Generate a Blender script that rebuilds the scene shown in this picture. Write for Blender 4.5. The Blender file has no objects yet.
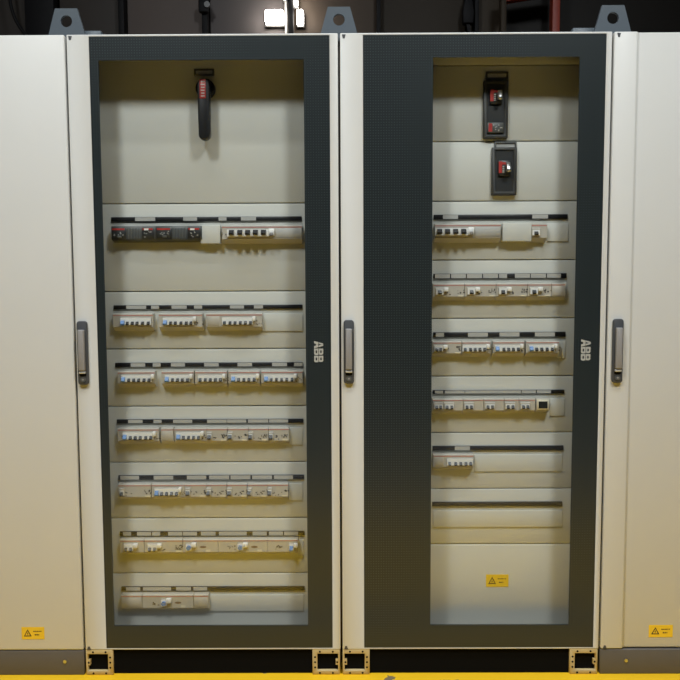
import bpy, bmesh, math, random
from mathutils import Vector, Matrix

S = bpy.context.scene
COL = S.collection
random.seed(7)

# ------------------------------------------------------------------ camera, world, exposure
cam_data = bpy.data.cameras.new('camera')
cam = bpy.data.objects.new('camera', cam_data)
COL.objects.link(cam)
cam_data.sensor_fit = 'HORIZONTAL'
cam_data.sensor_width = 36.0
cam_data.lens = 36.0 * 760.0 / 680.0
cam_data.clip_start = 0.05
cam.matrix_world = Matrix((
    (0.99998131, 0.00404242, 0.00458607, 0.01068),
    (0.00425797, 0.07774020, -0.99696456, -2.48433),
    (-0.00438668, 0.99696546, 0.07772154, 1.32566),
    (0, 0, 0, 1)))
S.camera = cam

world = bpy.data.worlds.new('hall_air')
S.world = world
world.use_nodes = True
world.node_tree.nodes['Background'].inputs[0].default_value = (0.72, 0.84, 1.0, 1)
world.node_tree.nodes['Background'].inputs[1].default_value = 0.115

S.view_settings.view_transform = 'Standard'
S.view_settings.look = 'None'
S.view_settings.gamma = 1.0
S.view_settings.use_curve_mapping = False
S.view_settings.exposure = 0.0
S.cycles.use_denoising = True
S.cycles.max_bounces = 8
S.cycles.transparent_max_bounces = 12
S.cycles.caustics_reflective = False
S.cycles.caustics_refractive = False

LAMP_Z = 4.6
MAIN_LAMPS = [(-1.45, -2.7, 89.0), (1.45, -2.7, 89.0)]      # x, y, watts
LAMP_TILT = math.radians(38)
FLOOR_WATTS = 31.0
LAMP_COLOUR = (0.95, 1.0, 1.03)


# ------------------------------------------------------------------ materials
def mat(name, col, rough=0.5, metal=0.0, spec=0.5, noise=0.0, scale=20.0, bump=0.0, emit=None, power=0.0):
    m = bpy.data.materials.new(name)
    m.use_nodes = True
    nt = m.node_tree
    b = nt.nodes['Principled BSDF']
    b.inputs['Roughness'].default_value = rough
    b.inputs['Metallic'].default_value = metal
    b.inputs['Specular IOR Level'].default_value = spec
    b.inputs['Base Color'].default_value = (*col, 1)
    if noise or bump:
        tc = nt.nodes.new('ShaderNodeTexCoord')
        n = nt.nodes.new('ShaderNodeTexNoise')
        n.inputs['Scale'].default_value = scale
        n.inputs['Detail'].default_value = 5
        nt.links.new(tc.outputs['Object'], n.inputs['Vector'])
        if noise:
            r = nt.nodes.new('ShaderNodeMapRange')
            r.inputs[3].default_value = 1 - noise
            r.inputs[4].default_value = 1 + noise
            nt.links.new(n.outputs['Fac'], r.inputs[0])
            mx = nt.nodes.new('ShaderNodeMix')
            mx.data_type = 'RGBA'
            mx.blend_type = 'MULTIPLY'
            mx.inputs[0].default_value = 1.0
            mx.inputs[6].default_value = (*col, 1)
            nt.links.new(r.outputs[0], mx.inputs[7])
            nt.links.new(mx.outputs[2], b.inputs['Base Color'])
        if bump:
            bp = nt.nodes.new('ShaderNodeBump')
            bp.inputs['Strength'].default_value = bump
            bp.inputs['Distance'].default_value = 0.002
            nt.links.new(n.outputs['Fac'], bp.inputs['Height'])
            nt.links.new(bp.outputs[0], b.inputs['Normal'])
    if emit:
        b.inputs['Emission Color'].default_value = (*emit, 1)
        b.inputs['Emission Strength'].default_value = power
    return m


def glass_mat(name, tint):
    m = bpy.data.materials.new(name)
    m.use_nodes = True
    nt = m.node_tree
    nt.nodes.clear()
    out = nt.nodes.new('ShaderNodeOutputMaterial')
    tr = nt.nodes.new('ShaderNodeBsdfTransparent')
    tr.inputs[0].default_value = (*tint, 1)
    gl = nt.nodes.new('ShaderNodeBsdfGlossy')
    gl.inputs['Roughness'].default_value = 0.09
    lw = nt.nodes.new('ShaderNodeLayerWeight')                  # Schlick's curve, the same from both sides of the pane
    lw.inputs[0].default_value = 0.5
    pw = nt.nodes.new('ShaderNodeMath'); pw.operation = 'POWER'; pw.inputs[1].default_value = 5.0
    fr = nt.nodes.new('ShaderNodeMath'); fr.operation = 'MULTIPLY_ADD'; fr.inputs[1].default_value = 0.957; fr.inputs[2].default_value = 0.043
    nt.links.new(lw.outputs['Facing'], pw.inputs[0])
    nt.links.new(pw.outputs[0], fr.inputs[0])
    mx = nt.nodes.new('ShaderNodeMixShader')
    nt.links.new(fr.outputs[0], mx.inputs[0])
    nt.links.new(tr.outputs[0], mx.inputs[1])
    nt.links.new(gl.outputs[0], mx.inputs[2])
    nt.links.new(mx.outputs[0], out.inputs[0])
    return m


def print_mat():
    """dark ceramic print on the glass with its regular grid of fine dots"""
    m = mat('dark_print', (0.013, 0.018, 0.020), 0.28, spec=0.5)
    nt = m.node_tree
    b = nt.nodes['Principled BSDF']
    tc = nt.nodes.new('ShaderNodeTexCoord')
    vm = nt.nodes.new('ShaderNodeVectorMath'); vm.operation = 'SCALE'; vm.inputs[3].default_value = 1 / 0.0085
    fr = nt.nodes.new('ShaderNodeVectorMath'); fr.operation = 'FRACTION'
    sb = nt.nodes.new('ShaderNodeVectorMath'); sb.operation = 'SUBTRACT'; sb.inputs[1].default_value = (.5, .5, .5)
    ml = nt.nodes.new('ShaderNodeVectorMath'); ml.operation = 'MULTIPLY'; ml.inputs[1].default_value = (1, 0, 1)
    ln = nt.nodes.new('ShaderNodeVectorMath'); ln.operation = 'LENGTH'
    lt = nt.nodes.new('ShaderNodeMath'); lt.operation = 'LESS_THAN'; lt.inputs[1].default_value = 0.22
    mx = nt.nodes.new('ShaderNodeMix'); mx.data_type = 'RGBA'
    mx.inputs[6].default_value = (0.013, 0.018, 0.020, 1)
    mx.inputs[7].default_value = (0.050, 0.062, 0.064, 1)
    L = nt.links.new
    L(tc.outputs['Object'], vm.inputs[0]); L(vm.outputs[0], fr.inputs[0]); L(fr.outputs[0], sb.inputs[0])
    L(sb.outputs[0], ml.inputs[0]); L(ml.outputs[0], ln.inputs[0]); L(ln.outputs['Value'], lt.inputs[0])
    L(lt.outputs[0], mx.inputs[0]); L(mx.outputs[2], b.inputs['Base Color'])
    return m


def floor_mat():
    """yellow floor paint in front of the cabinets, a grey band added for its reflection in the glass, concrete beyond; chips and scuffs"""
    m = mat('painted_floor', (0.5, 0.5, 0.5), 0.42)
    nt = m.node_tree
    L = nt.links.new
    b = nt.nodes['Principled BSDF']
    tc = nt.nodes.new('ShaderNodeTexCoord')
    sep = nt.nodes.new('ShaderNodeSeparateXYZ')
    L(tc.outputs['Object'], sep.inputs[0])
    n1 = nt.nodes.new('ShaderNodeTexNoise'); n1.inputs['Scale'].default_value = 9; n1.inputs['Detail'].default_value = 8
    L(tc.outputs['Object'], n1.inputs['Vector'])
    n2 = nt.nodes.new('ShaderNodeTexNoise'); n2.inputs['Scale'].default_value = 2.2; n2.inputs['Detail'].default_value = 4
    L(tc.outputs['Object'], n2.inputs['Vector'])

    def rng(lo, hi):
        a = nt.nodes.new('ShaderNodeMath'); a.operation = 'GREATER_THAN'; a.inputs[1].default_value = lo
        c = nt.nodes.new('ShaderNodeMath'); c.operation = 'LESS_THAN'; c.inputs[1].default_value = hi
        p = nt.nodes.new('ShaderNodeMath'); p.operation = 'MULTIPLY'
        L(sep.outputs[1], a.inputs[0]); L(sep.outputs[1], c.inputs[0]); L(a.outputs[0], p.inputs[0]); L(c.outputs[0], p.inputs[1])
        return p

    def mix(f, a, bcol):
        x = nt.nodes.new('ShaderNodeMix'); x.data_type = 'RGBA'
        L(f, x.inputs[0])
        for i, v in ((6, a), (7, bcol)):
            if isinstance(v, tuple): x.inputs[i].default_value = (*v, 1)
            else: L(v, x.inputs[i])
        return x.outputs[2]
    conc = mix(n2.outputs['Fac'], (0.22, 0.215, 0.21), (0.30, 0.295, 0.285))
    yel = mix(n2.outputs['Fac'], (0.86, 0.50, 0.012), (0.93, 0.58, 0.02))
    chip = nt.nodes.new('ShaderNodeMath'); chip.operation = 'GREATER_THAN'; chip.inputs[1].default_value = 0.66
    L(n1.outputs['Fac'], chip.inputs[0])
    yel = mix(chip.outputs[0], yel, (0.22, 0.17, 0.10))
    fade = nt.nodes.new('ShaderNodeMapRange'); fade.interpolation_type = 'SMOOTHSTEP'
    fade.inputs[1].default_value = -2.5; fade.inputs[2].default_value = -1.4
    L(sep.outputs[1], fade.inputs[0])
    col = mix(fade.outputs[0], conc, yel)
    col = mix(rng(-0.50, -0.36).outputs[0], col, (0.30, 0.27, 0.22))  # added grey band, there only to mirror in the lower glass
    L(col, b.inputs['Base Color'])
    return m


M = {
    'paint': mat('light_grey_paint', (0.60, 0.60, 0.575), 0.42, noise=0.02, scale=6),
    'panel': mat('panel_grey_paint', (0.60, 0.605, 0.565), 0.5, noise=0.02, scale=5),
    'inner': mat('inner_grey_paint', (0.42, 0.42, 0.39), 0.6),
    'print': print_mat(),
    'glass': glass_mat('door_glass', (0.978, 0.983, 0.975)),
    'gap': mat('gap_shade', (0.005, 0.005, 0.005), 0.9, spec=0.05),  # near-black standing in for shade in gaps, holes and recesses
    'rail': mat('black_label_channel', (0.014, 0.014, 0.016), 0.45),
    'paper': mat('label_paper', (0.44, 0.435, 0.41), 0.6),
    'plastic': mat('pale_plastic', (0.50, 0.475, 0.42), 0.4, noise=0.03, scale=60),
    'white': mat('white_plastic', (0.86, 0.86, 0.84), 0.35),
    'cream': mat('cream_label', (0.72, 0.67, 0.52), 0.5),
    'black': mat('black_plastic', (0.012, 0.012, 0.013), 0.4),
    'blue': mat('blue_plastic', (0.10, 0.23, 0.50), 0.4),
    'slate': mat('slate_toggle', (0.035, 0.045, 0.055), 0.4),
    'red': mat('red_plastic', (0.42, 0.04, 0.035), 0.4),
    'stripe': mat('red_stripe', (0.50, 0.20, 0.17), 0.5),
    'mark': mat('dark_print_mark', (0.06, 0.05, 0.045), 0.6),
    'darkgrey': mat('dark_grey_plastic', (0.085, 0.09, 0.088), 0.45, noise=0.05, scale=40),
    'frame': mat('breaker_frame', (0.045, 0.046, 0.045), 0.5),
    'darker': mat('charcoal_plastic', (0.03, 0.032, 0.033), 0.4),
    'catch': mat('pale_catch', (0.62, 0.62, 0.62), 0.35, metal=0.3),
    'oval': mat('brown_print_oval', (0.20, 0.13, 0.09), 0.6),
    'steel': mat('bright_metal', (0.55, 0.55, 0.55), 0.3, metal=1.0),
    'chrome': mat('chrome', (0.85, 0.85, 0.85), 0.12, metal=1.0),
    'grip': mat('grey_grip', (0.26, 0.25, 0.245), 0.45, noise=0.05, scale=80),
    'handle': mat('handle_grey', (0.055, 0.058, 0.064), 0.45),
    'screen': mat('meter_screen', (0.02, 0.022, 0.02), 0.15),
    'bracket': mat('blue_grey_paint', (0.058, 0.076, 0.092), 0.5, noise=0.04, scale=30),
    'plinth': mat('plinth_grey', (0.105, 0.095, 0.085), 0.55, noise=0.08, scale=25),
    'casting': mat('zinc_corner', (0.52, 0.40, 0.19), 0.45, noise=0.05, scale=50),
    'sticker': mat('yellow_sticker', (0.85, 0.56, 0.03), 0.5),
    'ink': mat('sticker_ink', (0.07, 0.045, 0.02), 0.6),
    'logo': mat('silver_print', (0.42, 0.42, 0.39), 0.4),
    'floor': floor_mat(),
    'dark_wall': mat('dark_hall_wall', (0.035, 0.032, 0.03), 0.7, noise=0.2, scale=1.5),
    'ceil': mat('hall_ceiling', (0.06, 0.06, 0.062), 0.8),
    'post': mat('black_steel', (0.005, 0.005, 0.006), 0.6, spec=0.15),
    'redsteel': mat('red_steel', (0.20, 0.026, 0.013), 0.5, noise=0.15, scale=6),
    'lamp_body': mat('lamp_body', (0.3, 0.3, 0.3), 0.4, metal=0.6),
    'glow': mat('lamp_diffuser', (0.9, 0.9, 0.9), 0.5, emit=(1.0, 0.97, 0.92), power=9.0),
    'glow_warm': mat('bulkhead_diffuser', (0.9, 0.9, 0.85), 0.5, emit=(1.0, 0.93, 0.84), power=26.0),
}
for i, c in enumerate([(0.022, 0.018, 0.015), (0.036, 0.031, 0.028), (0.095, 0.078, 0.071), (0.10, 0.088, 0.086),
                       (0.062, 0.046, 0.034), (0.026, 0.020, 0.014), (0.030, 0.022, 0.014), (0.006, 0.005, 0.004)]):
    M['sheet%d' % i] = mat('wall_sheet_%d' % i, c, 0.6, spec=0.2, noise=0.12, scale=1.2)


# ------------------------------------------------------------------ mesh helpers
class MB:
    def __init__(self):
        self.v = []; self.f = []

    def _add(self, vs, fs):
        k = len(self.v); self.v += vs; self.f += [tuple(i + k for i in f) for f in fs]
        return self

    def box(self, x0, x1, y0, y1, z0, z1):
        x0, x1 = min(x0, x1), max(x0, x1); y0, y1 = min(y0, y1), max(y0, y1); z0, z1 = min(z0, z1), max(z0, z1)
        vs = [(x, y, z) for x in (x0, x1) for y in (y0, y1) for z in (z0, z1)]
        return self._add(vs, [(0, 1, 3, 2), (4, 6, 7, 5), (0, 4, 5, 1), (2, 3, 7, 6), (0, 2, 6, 4), (1, 5, 7, 3)])

    def prism_x(self, prof, x0, x1):          # profile of (y, z) run along x
        n = len(prof)
        vs = [(x0, y, z) for y, z in prof] + [(x1, y, z) for y, z in prof]
        fs = [tuple(range(n)), tuple(reversed(range(n, 2 * n)))] + [(i, i + n, (i + 1) % n + n, (i + 1) % n) for i in range(n)]
        return self._add(vs, fs)

    def plate(self, poly, y0, y1):            # outline of (x, z) given a thickness along y
        n = len(poly)
        vs = [(x, y0, z) for x, z in poly] + [(x, y1, z) for x, z in poly]
        fs = [tuple(range(n)), tuple(reversed(range(n, 2 * n)))] + [(i, i + n, (i + 1) % n + n, (i + 1) % n) for i in range(n)]
        return self._add(vs, fs)

    def plate_hole(self, outer, inner, y0, y1):   # outer and inner outlines with the same count of points
        n = len(outer)
        vs = [(x, y, z) for y in (y0, y1) for p in (outer, inner) for x, z in p]
        fs = []
        for i in range(n):
            j = (i + 1) % n
            fs += [(i, j, n + j, n + i), (2 * n + i, 3 * n + i, 3 * n + j, 2 * n + j),
                   (i, 2 * n + i, 2 * n + j, j), (n + i, n + j, 3 * n + j, 3 * n + i)]
        return self._add(vs, fs)

    def disc_y(self, cx, cz, r, y0, y1, n=20):    # cylinder along y
        return self.plate([(cx + r * math.cos(t * 2 * math.pi / n), cz + r * math.sin(t * 2 * math.pi / n)) for t in range(n)], y0, y1)

    def tube_z(self, cx, cy, r, z0, z1, n=12, r2=None):
        r2 = r if r2 is None else r2
        a = [(math.cos(t * 2 * math.pi / n), math.sin(t * 2 * math.pi / n)) for t in range(n)]
        vs = [(cx + r * c, cy + r * s, z0) for c, s in a] + [(cx + r2 * c, cy + r2 * s, z1) for c, s in a]
        fs = [tuple(range(n)), tuple(reversed(range(n, 2 * n)))] + [(i, i + n, (i + 1) % n + n, (i + 1) % n) for i in range(n)]
        return self._add(vs, fs)

    def mesh(self, name, bevel=0.0, seg=2, smooth=False):
        me = bpy.data.meshes.new(name)
        me.from_pydata(self.v, [], self.f)
        bm = bmesh.new(); bm.from_mesh(me)
        bmesh.ops.recalc_face_normals(bm, faces=bm.faces)
        if bevel:
            bmesh.ops.bevel(bm, geom=[e for e in bm.edges if e.calc_face_angle(0) > 0.5], offset=bevel, segments=seg,
                            profile=0.5, affect='EDGES', clamp_overlap=True)
        if smooth or bevel:
            for f in bm.faces: f.smooth = True
            for e in bm.edges:
                if e.calc_face_angle(0) > 0.9: e.smooth = False
        bm.to_mesh(me); bm.free()
        return me


def link(name, me, m, parent=None, loc=(0, 0, 0)):
    o = bpy.data.objects.new(name, me)
    COL.objects.link(o)
    if m is not None and not me.materials: me.materials.append(m)
    o.location = loc
    if parent is not None: o.parent = parent
    return o


def part(name, mb, m, parent, bevel=0.0, seg=2, label=None):
    o = link(name, mb.mesh(name, bevel, seg), m, parent)
    if label: o['label'] = label
    return o


CACHE = {}


def cached(key, name, m, parent, loc, make, bevel=0.0):
    """small alike pieces share one mesh"""
    k = (key, m.name)
    if k not in CACHE:
        me = make().mesh(name, bevel); me.materials.append(m); CACHE[k] = me
    return link(name, CACHE[k], None, parent, loc)


def box(*a): return MB().box(*a)


def thing(name, label, cat, loc, group=None):
    o = bpy.data.objects.new(name, None)
    o.empty_display_size = 0.1
    COL.objects.link(o)
    o.location = loc; o['label'] = label; o['category'] = cat
    if group: o['group'] = group
    return o


def struct(name, mb, m, parent=None, bevel=0.0):
    o = link(name, mb.mesh(name, bevel), m, parent)
    if parent is None: o['kind'] = 'structure'
    return o

RAILS = {
'L1':(1.544,1.529,[(-0.34,-0.258,'b'),(-0.258,-0.19,'w'),(-0.19,-0.095,'b'),(-0.095,-0.048,'w'),(-0.048,0.025,'b'),(0.025,0.052,'w'),(0.052,0.101,'b'),(0.101,0.152,'w'),(0.152,0.308,'b')]),
'L2':(1.245,1.231,[(-0.338,-0.296,'b'),(-0.296,-0.228,'w'),(-0.228,-0.211,'b'),(-0.211,-0.184,'w'),(-0.184,-0.141,'b'),(-0.141,-0.089,'w'),(-0.089,-0.064,'b'),(-0.064,-0.036,'w'),(-0.036,0.059,'b'),(0.059,0.107,'w'),(0.107,0.141,'b'),(0.141,0.172,'w'),(0.172,0.305,'b')]),
'L3':(1.047,1.032,[(-0.338,-0.286,'b'),(-0.286,-0.236,'w'),(-0.236,-0.21,'b'),(-0.21,-0.183,'w'),(-0.183,-0.147,'b'),(-0.147,-0.099,'w'),(-0.099,-0.033,'b'),(-0.033,0.017,'w'),(0.017,0.082,'b'),(0.082,0.132,'w'),(0.132,0.201,'b'),(0.201,0.252,'w'),(0.252,0.276,'b'),(0.276,0.306,'w')]),
'L4':(0.85,0.836,[(-0.338,-0.3,'b'),(-0.3,-0.25,'w'),(-0.25,-0.212,'b'),(-0.212,-0.184,'w'),(-0.184,-0.144,'b'),(-0.144,-0.078,'w'),(-0.078,-0.026,'b'),(-0.026,0.041,'w'),(0.041,0.043,'b'),(0.043,0.109,'w'),(0.109,0.115,'b'),(0.115,0.185,'w'),(0.185,0.188,'b'),(0.188,0.254,'w'),(0.254,0.306,'b')]),
'L5':(0.653,0.637,[(-0.34,-0.333,'b'),(-0.333,-0.267,'w'),(-0.267,-0.216,'b'),(-0.216,-0.148,'w'),(-0.148,-0.1,'b'),(-0.1,-0.033,'w'),(-0.033,-0.023,'b'),(-0.023,0.047,'w'),(0.047,0.052,'b'),(0.052,0.121,'w'),(0.121,0.127,'b'),(0.127,0.196,'w'),(0.196,0.203,'b'),(0.203,0.269,'w'),(0.269,0.304,'b')]),
'L6':(0.453,0.437,[(-0.338,-0.328,'b'),(-0.328,-0.3,'w'),(-0.3,-0.279,'b'),(-0.279,-0.23,'w'),(-0.23,-0.226,'b'),(-0.226,-0.198,'w'),(-0.198,-0.17,'b'),(-0.17,-0.121,'w'),(-0.121,-0.118,'b'),(-0.118,-0.069,'w'),(-0.069,-0.055,'b'),(-0.055,-0.004,'w'),(-0.004,0.008,'b'),(0.008,0.105,'w'),(0.105,0.126,'b'),(0.126,0.175,'w'),(0.175,0.183,'b'),(0.183,0.232,'w'),(0.232,0.236,'b'),(0.236,0.285,'w'),(0.285,0.306,'b')]),
'L7':(0.254,0.239,[(-0.34,-0.323,'b'),(-0.323,-0.273,'w'),(-0.273,-0.263,'b'),(-0.263,-0.164,'w'),(-0.164,-0.146,'b'),(-0.146,-0.094,'w'),(-0.094,-0.085,'b'),(-0.085,-0.037,'w'),(-0.037,0.304,'b')]),
'R1':(1.547,1.531,[(-0.116,-0.087,'b'),(-0.087,-0.036,'w'),(-0.036,0.215,'b'),(0.215,0.268,'w'),(0.268,0.335,'b')]),
'R2':(1.348,1.331,[(-0.116,-0.113,'b'),(-0.113,-0.062,'w'),(-0.062,-0.058,'b'),(-0.058,-0.008,'w'),(-0.008,-0.004,'b'),(-0.004,0.047,'w'),(0.047,0.051,'b'),(0.051,0.101,'w'),(0.101,0.105,'b'),(0.105,0.132,'w'),(0.132,0.159,'b'),(0.159,0.21,'w'),(0.21,0.213,'b'),(0.213,0.264,'w'),(0.264,0.268,'b'),(0.268,0.315,'w'),(0.315,0.335,'b')]),
'R3':(1.148,1.131,[(-0.119,-0.109,'b'),(-0.109,-0.081,'w'),(-0.081,0.001,'b'),(0.001,0.069,'w'),(0.069,0.109,'b'),(0.109,0.177,'w'),(0.177,0.23,'b'),(0.23,0.298,'w'),(0.298,0.332,'b')]),
'R4':(0.948,0.935,[(-0.118,-0.111,'b'),(-0.111,-0.083,'w'),(-0.083,-0.077,'b'),(-0.077,-0.009,'w'),(-0.009,-0.007,'b'),(-0.007,0.185,'w'),(0.185,0.188,'b'),(0.188,0.236,'w'),(0.236,0.24,'b'),(0.24,0.288,'w'),(0.288,0.333,'b')]),
'R5':(0.753,0.737,[(-0.119,-0.041,'b'),(-0.041,0.011,'w'),(0.011,0.333,'b')]),
'R6':(0.555,0.539,[(-0.118,0.336,'b')]),
}
DEVICES = {
  'L1': (1.512, 1.466, [
    ('rcd', -0.769, -0.619, []),
    ('rcd', -0.619, -0.463, []),
    ('big', -0.397, -0.127, [(-0.362, 'k'), (-0.334, 'k'), (-0.308, 'k'), (-0.282, 'k'), (-0.255, 'k')]),
  ]),
  'L2': (1.217, 1.171, [
    ('mcb', -0.773, -0.636, [(-0.737, 'b'), (-0.721, 'k'), (-0.704, 'k'), (-0.688, 'k'), (-0.669, 'k'), (-0.65, 'k')]),
    ('mcb', -0.617, -0.468, [(-0.593, 'b'), (-0.574, 'k'), (-0.558, 'k'), (-0.539, 'k'), (-0.521, 'k'), (-0.505, 'k')]),
    ('mcb', -0.456, -0.265, [(-0.392, 'd'), (-0.373, 'k'), (-0.356, 'k'), (-0.338, 'k'), (-0.321, 'k'), (-0.304, 'k')]),
  ]),
  'L3': (1.02, 0.977, [
    ('mcb', -0.762, -0.634, [(-0.74, 'b'), (-0.721, 'k'), (-0.704, 'k'), (-0.687, 'k'), (-0.669, 'k'), (-0.652, 'k')]),
    ('mcb', -0.612, -0.501, [(-0.591, 'b'), (-0.572, 'k'), (-0.555, 'k'), (-0.538, 'k'), (-0.521, 'k')]),
    ('mcb', -0.497, -0.388, [(-0.478, 'd'), (-0.46, 'k'), (-0.443, 'k'), (-0.426, 'k'), (-0.409, 'k')]),
    ('mcb', -0.383, -0.276, [(-0.365, 'b'), (-0.347, 'k'), (-0.329, 'k'), (-0.312, 'k'), (-0.294, 'k')]),
    ('mcb', -0.271, -0.129, [(-0.253, 'b'), (-0.236, 'k'), (-0.218, 'k'), (-0.2, 'k'), (-0.183, 'k'), (-0.165, 'k')]),
  ]),
  'L4': (0.823, 0.778, [
    ('mcb', -0.767, -0.625, [(-0.74, 'b'), (-0.721, 'k'), (-0.704, 'k'), (-0.687, 'k'), (-0.668, 'k'), (-0.651, 'k')]),
    ('block', -0.618, -0.575, []),
    ('mcb', -0.572, -0.462, [(-0.556, 'b'), (-0.539, 'k'), (-0.521, 'k'), (-0.504, 'k'), (-0.487, 'k')]),
    ('rcbo', -0.462, -0.39, [(-0.451, 'k')]),
    ('rcbo', -0.389, -0.318, [(-0.38, 'k')]),
    ('rcbo', -0.317, -0.248, [(-0.31, 'k')]),
    ('rcbo', -0.247, -0.178, [(-0.24, 'k')]),
  ]),
  'L5': (0.628, 0.582, [
    ('rcbo', -0.771, -0.657, [(-0.756, 'd')]),
    ('mcb', -0.655, -0.541, [(-0.635, 'b'), (-0.618, 'k'), (-0.601, 'k'), (-0.584, 'k'), (-0.567, 'k')]),
    ('rcbo', -0.541, -0.465, [(-0.529, 'k')]),
    ('rcbo', -0.465, -0.395, [(-0.457, 'k')]),
    ('rcbo', -0.394, -0.324, [(-0.386, 'k')]),
    ('rcbo', -0.323, -0.253, [(-0.317, 'k')]),
    ('rcbo', -0.253, -0.182, [(-0.247, 'k')]),
  ]),
  'L6': (0.432, 0.386, [
    ('rcbo', -0.769, -0.686, [(-0.747, 'k'), (-0.73, 'k')]),
    ('rcbo', -0.685, -0.552, [(-0.664, 'k'), (-0.647, 'k')]),
    ('test', -0.551, -0.427, [(-0.529, 'b')]),
    ('test', -0.427, -0.257, [(-0.35, 'b')]),
    ('rcbo', -0.257, -0.15, [(-0.173, 'b')]),
  ]),
  'L7': (0.234, 0.186, [
    ('block', -0.771, -0.698, []),
    ('test', -0.697, -0.518, [(-0.62, 'b')]),
    ('block', -0.517, -0.465, []),
  ]),
  'R1': (1.514, 1.466, [
    ('big', 0.319, 0.54, [(0.333, 'k'), (0.359, 'k'), (0.386, 'k'), (0.413, 'k')]),
    ('rcbo', 0.644, 0.696, [(0.658, 'k')]),
  ]),
  'R2': (1.314, 1.27, [
    ('rcbo', 0.315, 0.421, [(0.336, 'k')]),
    ('rcbo', 0.422, 0.527, [(0.443, 'k')]),
    ('rcbo', 0.528, 0.633, [(0.549, 'k')]),
    ('rcbo', 0.634, 0.714, [(0.654, 'k')]),
    ('block', 0.715, 0.761, []),
  ]),
  'R3': (1.118, 1.077, [
    ('rcbo', 0.314, 0.412, [(0.327, 'k'), (0.34, 'k')]),
    ('mcb', 0.414, 0.511, [(0.423, 'd'), (0.441, 'k'), (0.457, 'k'), (0.473, 'k'), (0.489, 'k')]),
    ('mcb', 0.519, 0.626, [(0.532, 'b'), (0.554, 'k'), (0.57, 'k'), (0.586, 'k'), (0.603, 'k')]),
    ('mcb', 0.631, 0.744, [(0.647, 'b'), (0.665, 'k'), (0.682, 'k'), (0.7, 'k'), (0.718, 'k')]),
  ]),
  'R4': (0.921, 0.88, [
    ('rcbo', 0.315, 0.354, [(0.328, 'k'), (0.341, 'k')]),
    ('rcbo', 0.354, 0.419, [(0.363, 'k'), (0.379, 'k')]),
    ('rcbo', 0.42, 0.489, [(0.431, 'k'), (0.446, 'k')]),
    ('rcbo', 0.49, 0.559, [(0.502, 'k'), (0.518, 'k')]),
    ('rcbo', 0.56, 0.61, [(0.571, 'k'), (0.587, 'k')]),
    ('rcbo', 0.611, 0.665, [(0.623, 'k'), (0.638, 'k')]),
    ('meter', 0.668, 0.714, []),
  ]),
  'R5': (0.728, 0.684, [
    ('mcb', 0.318, 0.457, [(0.373, 'd'), (0.394, 'k'), (0.411, 'k'), (0.429, 'k'), (0.445, 'k')]),
  ]),
}

# ------------------------------------------------------------------ the hall
HX, HY0, HY1, HZ = 8.0, -9.0, 3.06, 6.6
ZF = -0.008           # floor level: the plinths stand on it
struct('floor', box(-HX, HX, HY0, HY1 + .2, ZF - .1, ZF), M['floor'])
struct('ceiling', box(-HX, HX, HY0, HY1 + .2, HZ, HZ + .1), M['ceil'])
struct('wall_left', box(-HX - .1, -HX, HY0, HY1, 0, HZ), M['dark_wall'])
struct('wall_right', box(HX, HX + .1, HY0, HY1, 0, HZ), M['dark_wall'])
struct('wall_front', box(-HX, HX, HY0 - .1, HY0, 0, HZ), M['dark_wall'])
wall_back = struct('wall_back', box(-HX, HX, HY1, HY1 + .2, 0, HZ), M['dark_wall'])
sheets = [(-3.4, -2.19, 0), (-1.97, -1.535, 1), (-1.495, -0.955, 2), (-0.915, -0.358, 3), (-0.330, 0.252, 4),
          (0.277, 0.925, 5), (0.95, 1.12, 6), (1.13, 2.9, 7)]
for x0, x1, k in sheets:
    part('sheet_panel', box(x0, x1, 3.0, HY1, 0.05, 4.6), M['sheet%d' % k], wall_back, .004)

posts = [(-2.18, -1.98, 'wide black steel upright against the rear wall, behind the first lifting bracket'),
         (-1.535, -1.495, 'narrow black steel upright between the two dark sheets of the rear wall'),
         (-0.958, -0.920, 'slim black upright with a clamp box on it, above the lever-switch cabinet'),
         (-0.358, -0.326, 'slim black upright crossing the glowing bulkhead lamps'),
         (0.250, 0.276, 'slim black upright just beyond the middle lifting bracket'),
         (0.925, 0.952, 'slim black upright beside the hanging black hook block')]
for x0, x1, lab in posts:
    xc = (x0 + x1) / 2
    t = thing('steel_post', lab, 'post', (xc, 2.93, 0), 'uprights of the rear wall')
    w = (x1 - x0) / 2
    part('upright', box(-w, w, -.02, .065, ZF + .01, 4.6), M['post'], t, .002)
    part('foot_plate', box(-w - .004, w + .004, -.05, .065, ZF, ZF + .012), M['post'], t)
    if 'clamp' in lab:
        part('clamp', box(-.034, .034, -.06, -.02, 3.165, 3.25), M['post'], t, .006)
        part('clamp_knob', MB().disc_y(.028, 3.21, .02, -.075, -.05), M['darker'], t)

t = thing('conduit_pipe', 'pale conduit pipe lit by the bulkhead lamps on the rear wall', 'pipe', (-.378, 2.965, 0))
part('pipe', MB().tube_z(0, 0, .010, .02, 4.6), M['paper'], t)
for z in (1.0, 2.2, 3.265): part('pipe_clip', box(-.02, .006, -.014, .03, z, z + .02), M['steel'], t, .002)


def bulkhead(x0, x1, z0, z1, lab):
    xc, zc = (x0 + x1) / 2, (z0 + z1) / 2
    w, h = (x1 - x0) / 2, (z1 - z0) / 2
    t = thing('bulkhead_lamp', lab, 'lamp', (xc, 2.995, zc), 'lamps on the rear wall')
    part('housing', box(-w - .006, w + .006, -.03, .002, -h - .006, h + .006), M['lamp_body'], t, .004)
    part('diffuser', box(-w, w, -.11, -.03, -h, h), M['glow_warm'], t, .012)


bulkhead(-.520, -.395, 3.100, 3.185, 'glowing broad bulkhead lamp on the rear wall, short of the slim upright')
bulkhead(-.302, -.258, 3.095, 3.185, 'glowing narrow bulkhead lamp on the rear wall, lower of the two past the upright')
bulkhead(-.320, -.298, 3.225, 3.290, 'small glowing bulkhead lamp high on the rear wall beside the upright')

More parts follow.
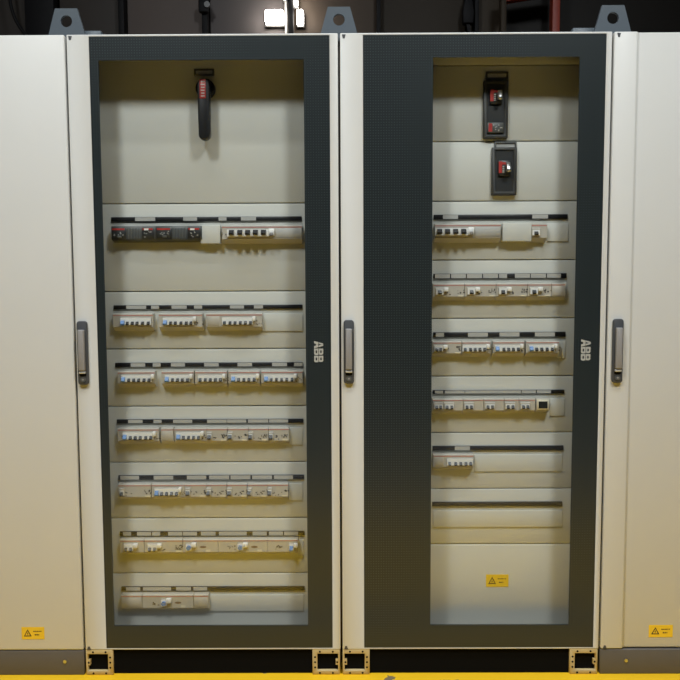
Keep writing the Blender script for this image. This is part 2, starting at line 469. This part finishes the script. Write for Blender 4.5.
t = thing('hook_block', 'black hook block hanging on a rod before the rear wall', 'hoist', (.875, 2.9, 3.10))
part('rod', MB().tube_z(0, 0, .012, .16, 2.6), M['post'], t)
part('block', MB().plate([(-.035, -.02), (.035, -.02), (.04, .06), (.022, .16), (-.022, .16), (-.04, .06)], -.03, .03), M['post'], t, .006)
part('hook', MB().plate([(-.012, -.02), (.012, -.02), (.02, -.09), (.0, -.13), (-.035, -.12), (-.035, -.10), (-.008, -.105), (.0, -.085)], -.012, .012), M['post'], t)

t = thing('red_frame', 'red steel portal frame standing before the dark end of the rear wall', 'frame', (1.27, 2.75, 0))
part('post', box(.135, .185, -.04, .04, ZF, 4.2), M['redsteel'], t, .004)
part('post', box(-.205, -.170, -.04, .04, ZF, 3.26), M['sheet6'], t, .004, label='brown post')
part('beam', MB().plate([(-.20, 3.165), (.14, 3.215), (.14, 3.30), (-.20, 3.26)], -.035, .035), M['redsteel'], t, .004)

cu = bpy.data.curves.new('hanging_cable', 'CURVE')
cu.dimensions = '3D'; cu.bevel_depth = .011; cu.bevel_resolution = 3
sp = cu.splines.new('BEZIER'); pts = [(-2.24, 2.8, 4.5), (-2.235, 2.8, 3.25), (-2.20, 2.8, 3.10), (-2.11, 2.8, 2.95), (-2.03, 2.85, 2.6), (-2.01, 2.88, 0.02)]
sp.bezier_points.add(len(pts) - 1)
for bp, p in zip(sp.bezier_points, pts):
    bp.co = p; bp.handle_left_type = bp.handle_right_type = 'AUTO'
tmp = bpy.data.objects.new('hanging_cable_curve', cu)
cable = link('hanging_cable', bpy.data.meshes.new_from_object(tmp), M['post'])
bpy.data.objects.remove(tmp)
cable['label'] = 'black cable drooping across the rear wall above the first plain cabinet'; cable['category'] = 'cable'

for x, y, watts in MAIN_LAMPS:
    t = thing('flood_lamp', 'round flood lamp hung over the floor, aimed at the %s' % ('lever-switch cabinet' if x < 0 else 'wide-bordered cabinet'), 'lamp', (x, y, LAMP_Z))
    part('hanger', MB().tube_z(0, 0, .012, .20, HZ - LAMP_Z, 8), M['post'], t)
    hd = part('reflector', MB().tube_z(0, 0, .30, .0, .20, 24, .10), M['lamp_body'], t)
    hd.rotation_euler = (LAMP_TILT, 0, 0)
    part('ballast', MB().tube_z(0, 0, .10, .20, .36, 16), M['lamp_body'], hd)
    part('diffuser', MB().tube_z(0, 0, .26, -.01, 0, 24), M['glow'], hd)
    ld = bpy.data.lights.new('flood_light', 'AREA'); ld.shape = 'DISK'; ld.size = .75; ld.energy = watts; ld.color = LAMP_COLOUR
    lo = bpy.data.objects.new('flood_light', ld); COL.objects.link(lo); lo.location = (0, 0, -.03); lo.parent = hd

t = thing('added_fill_lamp', 'added long fill lamp with side louvres, unseen above the middle of the yellow floor', 'lamp', (0, -1.45, 5.0))  # unseen fill added to brighten the floor and its yellow bounce
part('housing', box(-1.6, 1.6, -.14, .14, .02, .12), M['lamp_body'], t, .01)
part('diffuser', box(-1.55, 1.55, -.10, .10, .0, .02), M['glow'], t)
for s in (-1, 1):
    part('hanger', MB().tube_z(s * 1.3, 0, .008, .12, HZ - 5.0, 8), M['post'], t)
    part('louvre', box(-1.6, 1.6, s * .13, s * .14, -.16, .02), M['lamp_body'], t)
ld = bpy.data.lights.new('added_fill_light', 'AREA'); ld.shape = 'RECTANGLE'; ld.size = 3.0; ld.size_y = .18; ld.energy = FLOOR_WATTS; ld.color = LAMP_COLOUR; ld.spread = math.radians(75)
lo = bpy.data.objects.new('added_fill_light', ld); COL.objects.link(lo); lo.location = (0, 0, -.02); lo.parent = t

# ------------------------------------------------------------------ cabinets
HW = 0.4326          # half the width of one door; the cabinets stand 0.872 m apart
P = 0.12             # depth of the cover panels behind the door face
ZB, ZT = 0.081, 2.111
CAB = {'L': -0.436, 'R': 0.436}


def handle(root, x, z0, z1):
    w = .017
    def rr(x0, x1, za, zb, r, n=5):
        p = []
        for cx, cz, a in ((x1 - r, zb - r, 0), (x0 + r, zb - r, 90), (x0 + r, za + r, 180), (x1 - r, za + r, 270)):
            p += [(cx + r * math.cos(math.radians(a + 90 * i / n)), cz + r * math.sin(math.radians(a + 90 * i / n))) for i in range(n + 1)]
        return p
    b = part('swing_handle', MB().plate(rr(x - w, x + w, z0, z1, .010), -.012, 0), M['handle'], root, .002)
    part('grip', MB().plate(rr(x - .0105, x + .0105, z0 + .048, z1 - .028, .003), -.026, -.012), M['grip'], b, .003)
    part('catch', box(x - .0105, x + .0105, -.022, -.012, z0 + .038, z0 + .046), M['catch'], b, .002)
    part('catch_recess', box(x - .0105, x + .0105, -.0126, -.012, z0 + .030, z0 + .038), M['gap'], b)
    part('lock', MB().disc_y(x, z0 + .018, .0085, -.015, -.012), M['darkgrey'], b)
    part('keyhole', MB().disc_y(x, z0 + .018, .003, -.0156, -.015, 10), M['grip'], b)


def sticker(root, x0, x1, z0, z1, y):
    part('warning_sticker', box(x0, x1, y - .0012, y, z0, z1), M['sticker'], root)
    w, h = x1 - x0, z1 - z0
    m = MB()
    a = (x0 + .10 * w, z0 + .24 * h); b = (x0 + .44 * w, z0 + .24 * h); c = (x0 + .27 * w, z0 + .82 * h)
    g = ((a[0] + b[0] + c[0]) / 3, (a[1] + b[1] + c[1]) / 3)
    inn = [(g[0] + .66 * (q[0] - g[0]), g[1] + .66 * (q[1] - g[1])) for q in (a, b, c)]
    m.plate_hole([a, b, c], inn, y - .0018, y - .0012)
    m.plate([(g[0] + dx * w, g[1] + dz * h) for dx, dz in ((.015, .16), (-.03, -.01), (-.005, -.01), (-.02, -.13), (.03, .03), (.005, .03))], y - .0018, y - .0012)
    for dx, n in ((.52, .07), (.60, .06), (.67, .09), (.77, .05), (.83, .06)):
        m.box(x0 + dx * w, x0 + (dx + n - .012) * w, y - .0018, y - .0012, z0 + .62 * h, z0 + .69 * h)
    for dx, n in ((.58, .08), (.67, .06), (.74, .04)):
        m.box(x0 + dx * w, x0 + (dx + n - .012) * w, y - .0018, y - .0012, z0 + .32 * h, z0 + .41 * h)
    part('sticker_print', m, M['ink'], root)


def logo(root, x0, x1, z0, z1, y):
    """the three block letters, turned a quarter so that they read downwards, each split into four by thin cuts"""
    A = [[(0, 0), (.30, 0), (.38, .22), (.485, .22), (.485, .46), (.16, .46)],
         [(.175, .51), (.37, .51), (.485, .80), (.485, 1), (.345, 1)]]
    A += [[(1 - px, pz) for px, pz in reversed(q)] for q in A]
    B = [[(0, 0), (.485, 0), (.485, .17), (.27, .17), (.27, .33), (.485, .33), (.485, .475), (0, .475)],
         [(0, .525), (.485, .525), (.485, .67), (.27, .67), (.27, .83), (.485, .83), (.485, 1), (0, 1)],
         [(.515, 0), (.80, 0), (.95, .07), (1, .18), (1, .33), (.93, .475), (.515, .475), (.515, .33), (.70, .33), (.73, .25), (.70, .17), (.515, .17)],
         [(.515, .525), (.88, .525), (.95, .63), (.95, .82), (.88, .94), (.76, 1), (.515, 1), (.515, .83), (.67, .83), (.70, .75), (.67, .67), (.515, .67)]]
    H, W = x1 - x0, z1 - z0
    adv = W / 3.0
    for i, letter in enumerate((A, B, B)):
        wid = adv * (1.02 if i == 0 else .90)
        top = z1 - i * adv - (.0 if i == 0 else .06 * adv)
        m = MB()
        for q in letter: m.plate([(x0 + pz * H, top - px * wid) for px, pz in q], y - .0012, y)
        part('logo_letter', m, M['logo'], root)


HOLE = lambda: MB().disc_y(0, 0, .0035, -.0006, .0006, 10)


def casting(root, x0, x1, thin):
    """zinc corner block of the plinth: square frame, its thin side towards the neighbouring cabinet"""
    z0, z1 = ZF, .0805
    a, b = (.0065, .0165) if thin == 'left' else (.0165, .0065)
    xi0, xi1, zi0, zi1 = x0 + a, x1 - b, z0 + .0140, z1 - .0150
    c = part('plinth_corner', MB().plate_hole([(x0, z0), (x1, z0), (x1, z1), (x0, z1)], [(xi0, zi0), (xi1, zi0), (xi1, zi1), (xi0, zi1)], .001, .075), M['casting'], root, .001, 1)
    part('cavity_shade', box(xi0 - .001, xi1 + .001, .013, .074, zi0 - .001, zi1 + .001), M['gap'], c)  # black block in place of the shade inside the hollow corner
    zc = (zi0 + zi1) / 2
    e = xi0 if thin == 'left' else xi1
    s = 1 if thin == 'left' else -1
    part('tab', box(e - .001 * s, e + .008 * s, .001, .012, zc - .009, zc + .009), M['casting'], c)
    hs = [(x0 + (x1 - x0) * f, zz) for f in (.27, .74) for zz in (z1 - .008, z0 + .006)]
    hs += [((x1 - .009) if thin == 'left' else (x0 + .009), zc + d) for d in (-.018, 0, .018)] + [(e + .003 * s, zc)]
    for hx, hz in hs: cached('hole', 'bolt_hole', M['gap'], c, (hx, .001, hz), HOLE)


def shell(root):
    for s in (-1, 1): part('side_panel', box(s * .434, s * .418, .032, .60, ZB, 2.104), M['inner'], root)
    part('top_panel', box(-.418, .418, .032, .60, 2.088, 2.104), M['inner'], root)
    part('base_panel', box(-.418, .418, .032, .60, ZB, .095), M['inner'], root)
    part('back_panel', box(-.418, .418, .588, .60, .095, 2.088), M['inner'], root)
    part('door_gap_shade', MB().plate_hole([(-.434, ZB), (.434, ZB), (.434, 2.104), (-.434, 2.104)], [(-.405, .11), (.405, .11), (.405, 2.075), (-.405, 2.075)], .0255, .0325), M['gap'], root)  # black ring painting in the shade of the gaps between doors


def notch(door, x):
    part('corner_notch', MB().plate([(x - .006, 2.1065), (x + .006, 2.1065), (x + .003, 2.094), (x - .003, 2.094)], -.0008, .002), M['handle'], door)
    part('corner_notch', MB().plate([(x - .006, ZB + .001), (x + .007, ZB + .001), (x + .003, ZB + .012), (x - .003, ZB + .012)], -.0008, .002), M['handle'], door)


def glass_cabinet(key, label, glass, win, panel_x):
    root = thing('switchgear_cabinet', label, 'cabinet', (CAB[key], 0, 0), 'row of switchgear cabinets')
    shell(root)
    gx0, gx1, gz0, gz1 = glass; wx0, wx1, wz0, wz1 = win
    rect = lambda a, b, c, d: [(a, c), (b, c), (b, d), (a, d)]
    d = part('door', MB().plate_hole(rect(-HW, HW, ZB, ZT), rect(gx0, gx1, gz0, gz1), 0, .025), M['paint'], root, .0045, 3)
    part('printed_border', MB().plate_hole(rect(gx0, gx1, gz0, gz1), rect(wx0, wx1, wz0, wz1), .0005, .003), M['print'], d)
    part('glass_pane', box(gx0, gx1, .0035, .0075, gz0, gz1), M['glass'], d)
    part('inner_frame', MB().plate_hole(rect(gx0 - .005, gx1 + .005, gz0 - .0, gz1), rect(wx0 - .008, wx1 + .008, wz0 - .008, wz1 + .008), .0085, .0245), M['print'], d)
    handle(root, -.408, .988, 1.198)
    notch(d, -HW + .012)
    casting(root, -.4325, -.341, 'left'); casting(root, .337, .4305, 'right')
    part('plinth_panel_or_void', box(-.341, .337, .012, .022, ZF, .08), M['gap'], root)  # black sheet stands for shade in the open void; no real panel
    part('plinth_panel_or_void', box(-.42, .42, .55, .562, ZF, .08), M['gap'], root)
    return root, d


cabL, doorL = glass_cabinet('L', 'glazed cabinet whose wide window shows a black lever switch and seven device rows',
                            (-.3610, .4055, .087, 2.104), (-.3325, .3230, .165, 2.030), None)
cabR, doorR = glass_cabinet('R', 'glazed cabinet with a wide dark door border, two black breakers at its top',
                            (-.3590, .414, .087, 2.104), (-.1360, .3300, .165, 2.034), None)
logo(doorL, .350, .380, 1.058, 1.129, .0005)
logo(doorR, .353, .384, 1.060, 1.131, .0005)


def solid_cabinet(cx, label, hx, stick, fold, screw):
    root = thing('switchgear_cabinet', label, 'cabinet', (cx, 0, 0), 'row of switchgear cabinets')
    shell(root)
    m = MB()
    if fold is None:
        m.box(-HW, HW, 0, .025, ZB, ZT)
        d = part('door', m, M['paint'], root, .0045, 3)
    else:                                         # a raised strip along the handle side, folded down to the flat leaf
        prof = [(-HW, .0), (fold - .008, .0), (fold, .009), (HW, .009), (HW, .025), (-HW, .025)]
        n = len(prof)
        vs = [(x, y, ZB) for x, y in prof] + [(x, y, ZT) for x, y in prof]
        m._add(vs, [tuple(range(n)), tuple(reversed(range(n, 2 * n)))] + [(i, i + n, (i + 1) % n + n, (i + 1) % n) for i in range(n)])
        d = part('door', m, M['paint'], root, .0045, 3)
        notch(d, -HW + .014)
    handle(root, hx, .988, 1.198)
    sticker(d, *stick, .0 if fold is None else .009)
    p = part('plinth_panel_or_void', box(-.4325, .4325, .002, .02, ZF, ZB - .003), M['plinth'], root, .002)
    part('plinth_panel_or_void', box(-.42, .42, .55, .562, ZF, .08), M['gap'], root)
    part('plinth_screw', MB().disc_y(screw, .040, .006, -.001, .004, 12), M['steel'], p)
    return root


solid_cabinet(-1.308, 'plain closed cabinet beside the lever-switch cabinet, yellow sticker at its foot', -.408, (.225, .302, .120, .162), None, .368)
solid_cabinet(1.308, 'plain closed cabinet beside the wide-bordered cabinet, its handle in view', -.402, (-.268, -.187, .118, .160), -.352, -.345)


# ------------------------------------------------------------------ lifting brackets
def bracket(xc, foot, label):
    t = thing('lifting_bracket', label, 'bracket', (xc, .055, 2.1045), 'lifting brackets on the cabinet tops')
    outer = [(-.066, 0), (.066, 0), (.036, .1065), (-.036, .1065)]
    hz, r = .066, .0188
    angs = sorted([math.atan2(z - hz, x) for x, z in outer] + [i * math.pi / 12 for i in range(-12, 12)])
    o2, i2 = [], []
    for a in angs:
        c, s = math.cos(a), math.sin(a); best = 9
        for k in range(4):
            (x1, z1), (x2, z2) = outer[k], outer[(k + 1) % 4]
            dx, dz = x2 - x1, z2 - z1
            den = c * dz - s * dx
            if abs(den) < 1e-9: continue
            tt = (x1 * dz - (z1 - hz) * dx) / den
            u = (x1 * s - (z1 - hz) * c) / den
            if tt > 0 and -1e-6 <= u <= 1 + 1e-6: best = min(best, tt)
        o2.append((c * best, hz + s * best)); i2.append((c * r, hz + s * r))
    part('eye_plate', MB().plate_hole(o2, i2, 0, .012), M['bracket'], t, .001, 1)
    m = MB().box(-.066, .066, .012, .07, 0, .010)
    part('base_plate', m, M['bracket'], t, .001, 1)
    if foot:
        a, b = foot
        part('foot', MB().plate([(a, 0), (b, 0), (b - (.005 if b > 0 else -.0), .0395), (a + (.005 if a < 0 and b < 0 else 0), .0395)], .012, .06), M['bracket'], t, .001, 1)


bracket(-.886, (.05, .112), 'blue-grey lifting eye plate between the first plain cabinet and the lever-switch cabinet')
bracket(.000, None, 'blue-grey lifting eye plate over the joint of the two glazed cabinets')
bracket(.888, (-.130, -.05), 'blue-grey lifting eye plate between the wide-bordered cabinet and the last plain cabinet')

# ------------------------------------------------------------------ cover panels, label rails, blanking plates
PANELS = {'L': (-.372, .372, [.103, .301, .499, .698, .895, 1.094, 1.2915, 1.589, 2.085]),
          'R': (-.172, .372, [.103, .403, .601, .799, .996, 1.195, 1.394, 1.592, 1.791, 2.041, 2.085])}
ROWS = {'L1': 6, 'L2': 5, 'L3': 4, 'L4': 3, 'L5': 2, 'L6': 1, 'L7': 0, 'R1': 6, 'R2': 5, 'R3': 4, 'R4': 3, 'R5': 2, 'R6': 1}
COVER = {}
for key, root in (('L', cabL), ('R', cabR)):
    x0, x1, zs = PANELS[key]
    for i in range(len(zs) - 1):
        COVER[key, i] = part('cover_panel', box(x0, x1, P, P + .018, zs[i] + .0015, zs[i + 1] - .0015), M['panel'], root, .0025)
    if key == 'R':
        part('partition', box(-.180, -.174, .05, .58, .1, 2.085), M['inner'], root)

BLANK = {'L1': [(-.033, .033, .000)], 'L2': [(.168, .308, 0)], 'L4': [(.256, .304, 0)], 'L5': [(.254, .303, 0)], 'L6': [(.284, .305, 0)],
         'L7': [(-.036, .303, 0)], 'R1': [(.111, .2075, 0), (.266, .339, 0)], 'R2': [(.326, .337, 0)], 'R3': [(.31, .337, 0)],
         'R4': [(.287, .337, 0)], 'R5': [(.027, .333, 0)], 'R6': [(-.115, .337, 0)]}
for row, (za, zb, seg) in RAILS.items():
    key = row[0]
    cp = COVER[key, ROWS[row]]
    rx0, rx1 = (-.340, .3065) if key == 'L' else (-.118, .335)
    part('label_rail', box(rx0, rx1, P - .006, P, zb, za), M['rail'], cp, .001, 1)
    for a, b, c in seg:
        if c == 'w': part('paper_label', box(a, b, P - .0072, P - .006, zb + .0015, za - .0012), M['paper'], cp)
    for a, b, _ in BLANK.get(row, []):
        top = za - .0305
        lift = .030 if row in ('L1',) or (row == 'R1' and a < .2) else .004
        part('blanking_plate', box(a, b, P - lift, P, top - .061, top), M['panel'], cp, .0015)

for x0, x1, z0, z1, cp in ((-.050, .018, 2.011, 2.034, COVER['L', 7]), (.053, .128, 1.994, 2.019, COVER['R', 8]), (.085, .159, 1.765, 1.7895, COVER['R', 7])):
    r = lambda a, b, c, d: [(a, c), (b, c), (b, d), (a, d)]
    part('label_holder', MB().plate_hole(r(x0, x1, z0, z1), r(x0 + .006, x1 - .006, z0 + .006, z1 - .006), P - .006, P), M['darkgrey'], cp, .001, 1)
    part('paper_label', box(x0 + .006, x1 - .006, P - .002, P, z0 + .006, z1 - .006), M['paper'], cp)
sticker(COVER['R', 0], .073, .152, .249, .293, P)

# ------------------------------------------------------------------ devices
ORD = ['first', 'second', 'third', 'fourth', 'fifth', 'sixth', 'seventh', 'eighth']
NUM = {1: 'one', 2: 'two', 3: 'three', 4: 'four', 5: 'five', 6: 'six'}
CABN = {'L': 'lever-switch cabinet', 'R': 'wide-bordered cabinet'}
TOG = {'k': 'black', 'b': 'blue', 'd': 'slate'}


def toggle(root, x, c, big=False):
    if big:
        return cached('bigtog', 'toggle', M['black'], root, (x, 0, 0), lambda: MB().prism_x([(-.040, .014), (-.058, .013), (-.060, .019), (-.050, .030), (-.040, .031)], -.0078, .0078))
    m = {'k': M['black'], 'b': M['blue'], 'd': M['slate']}[c]
    return cached('tog' + c, 'toggle', m, root, (x, 0, 0), lambda: MB().prism_x([(-.040, .009), (-.050, .008), (-.053, .012), (-.046, .019), (-.040, .020)] if c != 'b' else [(-.040, .009), (-.052, .008), (-.055, .013), (-.048, .023), (-.040, .024)], -(.0060 if c == 'b' else .0044), .0060 if c == 'b' else .0044))


def marks(root, x, n=5, z=.014):
    m = MB(); rnd = random.Random(int(x * 1e4))
    for i in range(n):
        dx = x + rnd.uniform(-.012, .012); dz = z + rnd.uniform(-.005, .009); w = rnd.uniform(.002, .006)
        m.box(dx, dx + w, -.0328, -.032, dz, dz + rnd.uniform(.002, .0045))
    part('printed_mark', m, M['mark'], root)


def device(row, kind, x0, x1, togs, zt, zb, place):
    key = row[0]
    h = zt - zb
    xc = (x0 + x1) / 2; w = (x1 - x0) / 2 - .0004
    where = '%s row, %s' % (ORD[int(row[1]) - 1], CABN[key])
    n = len(togs); first = TOG[togs[0][1]] if togs else ''
    pos = '%s from handle side, %s' % (ORD[place], where)
    name, cat, lab = {
        'mcb': ('circuit_breaker', 'breaker', '%s-ended %s-toggle breaker, %s' % (first, NUM.get(n, ''), pos)),
        'big': ('large_circuit_breaker', 'breaker', 'pale breaker with %s square black toggles, %s' % (NUM.get(n, ''), pos)),
        'rcbo': ('small_circuit_breaker', 'breaker', 'narrow %s-toggle breaker with printed marks, %s' % (NUM.get(n, ''), pos)),
        'test': ('residual_current_breaker', 'breaker', 'breaker with round blue button and cream label, %s' % pos),
        'block': ('filler_module', 'module', 'plain pale module with no toggle, %s' % pos),
        'rcd': ('leakage_breaker', 'breaker', 'dark grey breaker with red printed strips, %s' % pos),
        'meter': ('panel_meter', 'meter', 'small square meter with dark screen, %s' % pos),
    }[kind]
    root = thing(name, lab, cat, (xc, P, zb), 'devices clipped in the cabinet rows')
    if kind in ('mcb', 'rcbo', 'test', 'block'): root.scale = (1, .85, 1)
    T = [(x - xc, c) for x, c in togs]
    if kind == 'rcd':
        part('case', MB().prism_x([(0, h), (-.032, h), (-.032, .0), (0, -.008)], -w, w), M['darkgrey'], root, .001, 1)
        m = MB()
        for i in range(5): m.box(-.020 + i * .0095, -.016 + i * .0095, -.034, -.032, .004, h - .008)
        part('rib', m, M['darkgrey'], root)
        for a, b in ((-w + .002, -.024), (.030, w - .004)):
            f = part('face_plate', box(a, b, -.038, -.032, .003, h - .006), M['darker'], root, .001, 1)
            part('red_strip', box(a + .003, b - .004, -.0388, -.038, h - .014, h - .008), M['red'], f)
            mm = MB(); rnd = random.Random(int(a * 1e4) + int(xc * 1e4))
            for i in range(7):
                dx, dz = rnd.uniform(a + .006, b - .010), rnd.uniform(.006, .026)
                mm.box(dx, dx + rnd.uniform(.002, .005), -.0386, -.038, dz, dz + .0025)
            part('printed_mark', mm, M['paper'], f)
            if a > 0: part('test_button', box((a + b) / 2 - .012, (a + b) / 2 + .002, -.041, -.0388, h - .015, h - .009), M['white'], f)
            else: part('toggle', box((a + b) / 2 - .002, (a + b) / 2 + .010, -.050, -.038, .006, .013), M['darkgrey'], f, .001, 1)
        return
    if kind == 'meter':
        part('case', MB().prism_x([(0, h), (-.032, h), (-.032, .0), (0, -.012)], -w, w), M['plastic'], root, .001, 1)
        b = part('bezel', box(-w + .002, w - .004, -.038, -.032, .004, h - .002), M['cream'], root, .001, 1)
        part('screen', box(-w + .006, w - .009, -.0386, -.038, .009, h - .008), M['screen'], b)
        return
    # stepped case; the nose runs only where the toggles are
    m = MB().prism_x([(0, h), (-.030, h), (-.032, h - .002), (-.032, .001), (-.003, -.014), (0, -.014)], -w, w)
    zl, zh = h * .20, h * .66
    if T:
        hp = .0165 if kind == 'big' else .0135 if kind == 'rcbo' and n == 1 and key == 'R' else .0085
        a, b = max(-w, T[0][0] - hp), min(w, T[-1][0] + hp)
        m.prism_x([(-.031, zh + .003), (-.040, zh), (-.040, zl), (-.031, zl - .003)], a, b)
    part('case', m, M['plastic'], root)
    part('stripe', box(-w, w, -.0326, -.032, h * .84, h * .90), M['stripe'], root)
    if kind == 'big':
        part('label_strip', box(a, b, -.0412, -.040, zl, zh + .002), M['white'], root)
        for x, c in T: toggle(root, x, c, True)
        part('end_tab', box(b, b + .019, -.046, -.032, zl + .002, zh + .004), M['white'], root, .001, 1)
        part('end_toggle', box(b + .004, b + .015, -.052, -.046, zl + .001, zl + .012), M['grip'], root, .001, 1)
        part('front_cover', box(b + .022, w - .001, -.034, -.032, .004, h * .80), M['paper'], root, .001, 1)
        if a + w > .018: marks(root, (a - w) / 2 - .003, 6)
    elif kind == 'mcb':
        part('label_strip', box(a, b, -.0412, -.040, zl - .001, zh), M['white'], root)
        for x, c in T: toggle(root, x, c)
        if b + .010 < w + .004: part('end_tab', box(b - .002, min(w, b + .008), -.048, -.032, h * .42, h * .78), M['white'], root, .001, 1)
        if w - b > .012: marks(root, (w + b) / 2 + .002, 5, .010)
        if a + w > .03: part('front_cover', box(-w + .004, a - .010, -.034, -.032, .004, h * .78), M['plastic'], root, .001, 1)
    elif kind == 'rcbo':
        tab = row in ('R2', 'R3', 'L6')
        part('label_strip', box(a + .001, b - .001, -.0412, -.040, zl - .001, zh if tab else h * .56), M['white'], root)
        for x, c in T:
            if len(T) == 1 and c == 'k':
                cached('tog1', 'toggle', M['black'], root, (x, 0, 0), lambda: MB().prism_x([(-.040, .009), (-.050, .008), (-.053, .013), (-.046, .021), (-.040, .022)], -.0058, .0058))
            else: toggle(root, x, c)
        if tab and w - b > .010:
            part('end_tab', box(b, min(w, b + .015), -.046, -.032, h * .40, h * .72), M['white'], root, .001, 1)
        if w - b > .036:
            part('test_label', box(w - .022, w - .004, -.0325, -.032, .001, h * .12), M['cream'], root)
            marks(root, w - .014, 9)
        if w - b > .05: marks(root, b + .012, 4, .008)
        if a + w > .03: marks(root, (a - w) / 2, 8)
    elif kind == 'test':
        x = T[0][0]
        part('label_strip', box(x - .010, x + .010, -.0412, -.040, zl, zh), M['white'], root)
        part('button', MB().disc_y(x, h * .42, .0078, -.050, -.0412, 16), M['blue'], root)
        part('end_tab', box(x + .009, x + .026, -.046, -.032, h * .44, h * .78), M['white'], root, .001, 1)
        marks(root, x - .034, 7)
        if w - x > .05:
            part('test_label', box(x + .058, min(w - .002, x + .074), -.0327, -.032, .001, h * .20), M['cream'], root)
            part('rating_oval', MB().plate([(x + .048 + .012 * math.cos(t), h * .40 + .004 * math.sin(t)) for t in [i * math.pi / 6 for i in range(12)]], -.0325, -.032), M['oval'], root)
        if w + x > .08:
            part('rating_oval', MB().plate([(-w + .045 + .012 * math.cos(t), h * .40 + .004 * math.sin(t)) for t in [i * math.pi / 6 for i in range(12)]], -.0325, -.032), M['oval'], root)
            part('test_label', box(-w + .062, -w + .078, -.0327, -.032, .001, h * .20), M['cream'], root)
    else:
        part('front_cover', box(-w + .002, w - .002, -.0335, -.032, .003, h * .80), M['plastic'], root, .001, 1)
        if row != 'L4': marks(root, 0, 5)


for row, (zt, zb, devs) in DEVICES.items():
    for i, (kind, x0, x1, togs) in enumerate(devs):
        device(row, kind, x0, x1, togs, zt, zb, i)

# lever switch of the first glazed cabinet
t = thing('lever_switch', 'black rotary lever switch with a red strip, hanging straight down', 'switch', (-.4455, P, 1.965))
part('dial', MB().disc_y(0, 0, .0315, -.030, 0, 28), M['black'], t, .003)
lev = [(.0195 * math.cos(a), .0195 * math.sin(a) + (.004 if i <= 8 else -.155)) for i, a in enumerate([k * math.pi / 8 for k in range(17)])]
lev = [(-.0215 if False else x, z) for x, z in lev]
part('lever', MB().plate(lev, -.062, -.030), M['black'], t, .004)
rs = part('red_strip', box(-.0115, .0085, -.0635, -.062, -.042, .021), M['red'], t, .001, 1)
for k in range(6):
    part('white_mark', box(-.008 + .001 * (k % 2), .005, -.0641, -.0635, -.036 + k * .0092, -.0325 + k * .0092), M['paper'], rs)


def mccb(xc, z0, z1, w, label, lower):
    t = thing('moulded_case_breaker', label, 'breaker', (xc, P, z0))
    h = z1 - z0
    r = lambda a, b, c, d: [(a, c), (b, c), (b, d), (a, d)]
    part('frame', MB().plate_hole(r(-w, w, 0, h), r(-w + .012, w - .012, .012, h - .010), -.016, 0), M['frame'], t, .002, 1)
    part('body', box(-w + .012, w - .012, -.012, 0, .012, h - .010), M['darker'], t)
    zc = h * (.72 if lower else .56)
    part('bezel', box(-.021, .021, -.020, -.012, zc - .025, zc + .026), M['darker'], t, .002, 1)
    part('red_label', box(-.020, -.009, -.0212, -.020, zc - .016, zc + .022), M['red'], t)
    part('red_label', box(-.009, .004, -.0212, -.020, zc + .012, zc + .020), M['red'], t)
    m = MB()
    for k in range(4): m.box(-.008, -.001, -.0212, -.020, zc - .014 + k * .006, zc - .011 + k * .006)
    part('printed_mark', m, M['paper'], t)
    part('toggle', MB().prism_x([(-.012, zc - .010), (-.044, zc - .016), (-.046, zc - .006), (-.032, zc + .018), (-.012, zc + .018)], .003, .017), M['steel'], t, .002, 1)
    if lower:
        d = part('trip_unit', box(-.028, .026, -.018, -.012, .018, .052), M['darkgrey'], t, .001, 1)
        part('red_label', box(-.024, -.012, -.0186, -.018, .022, .049), M['red'], d)
        m = MB(); rnd = random.Random(3)
        for k in range(9):
            dx, dz = rnd.uniform(-.010, .018), rnd.uniform(.022, .045)
            m.box(dx, dx + .004, -.0186, -.018, dz, dz + .003)
        part('printed_mark', m, M['paper'], d)


mccb(.522, 1.798, 1.988, .041, 'tall black moulded breaker with a trip unit, topmost in wide-bordered cabinet', True)
mccb(.553, 1.610, 1.769, .042, 'shorter dark grey moulded breaker below the tall black one, wide-bordered cabinet', False)
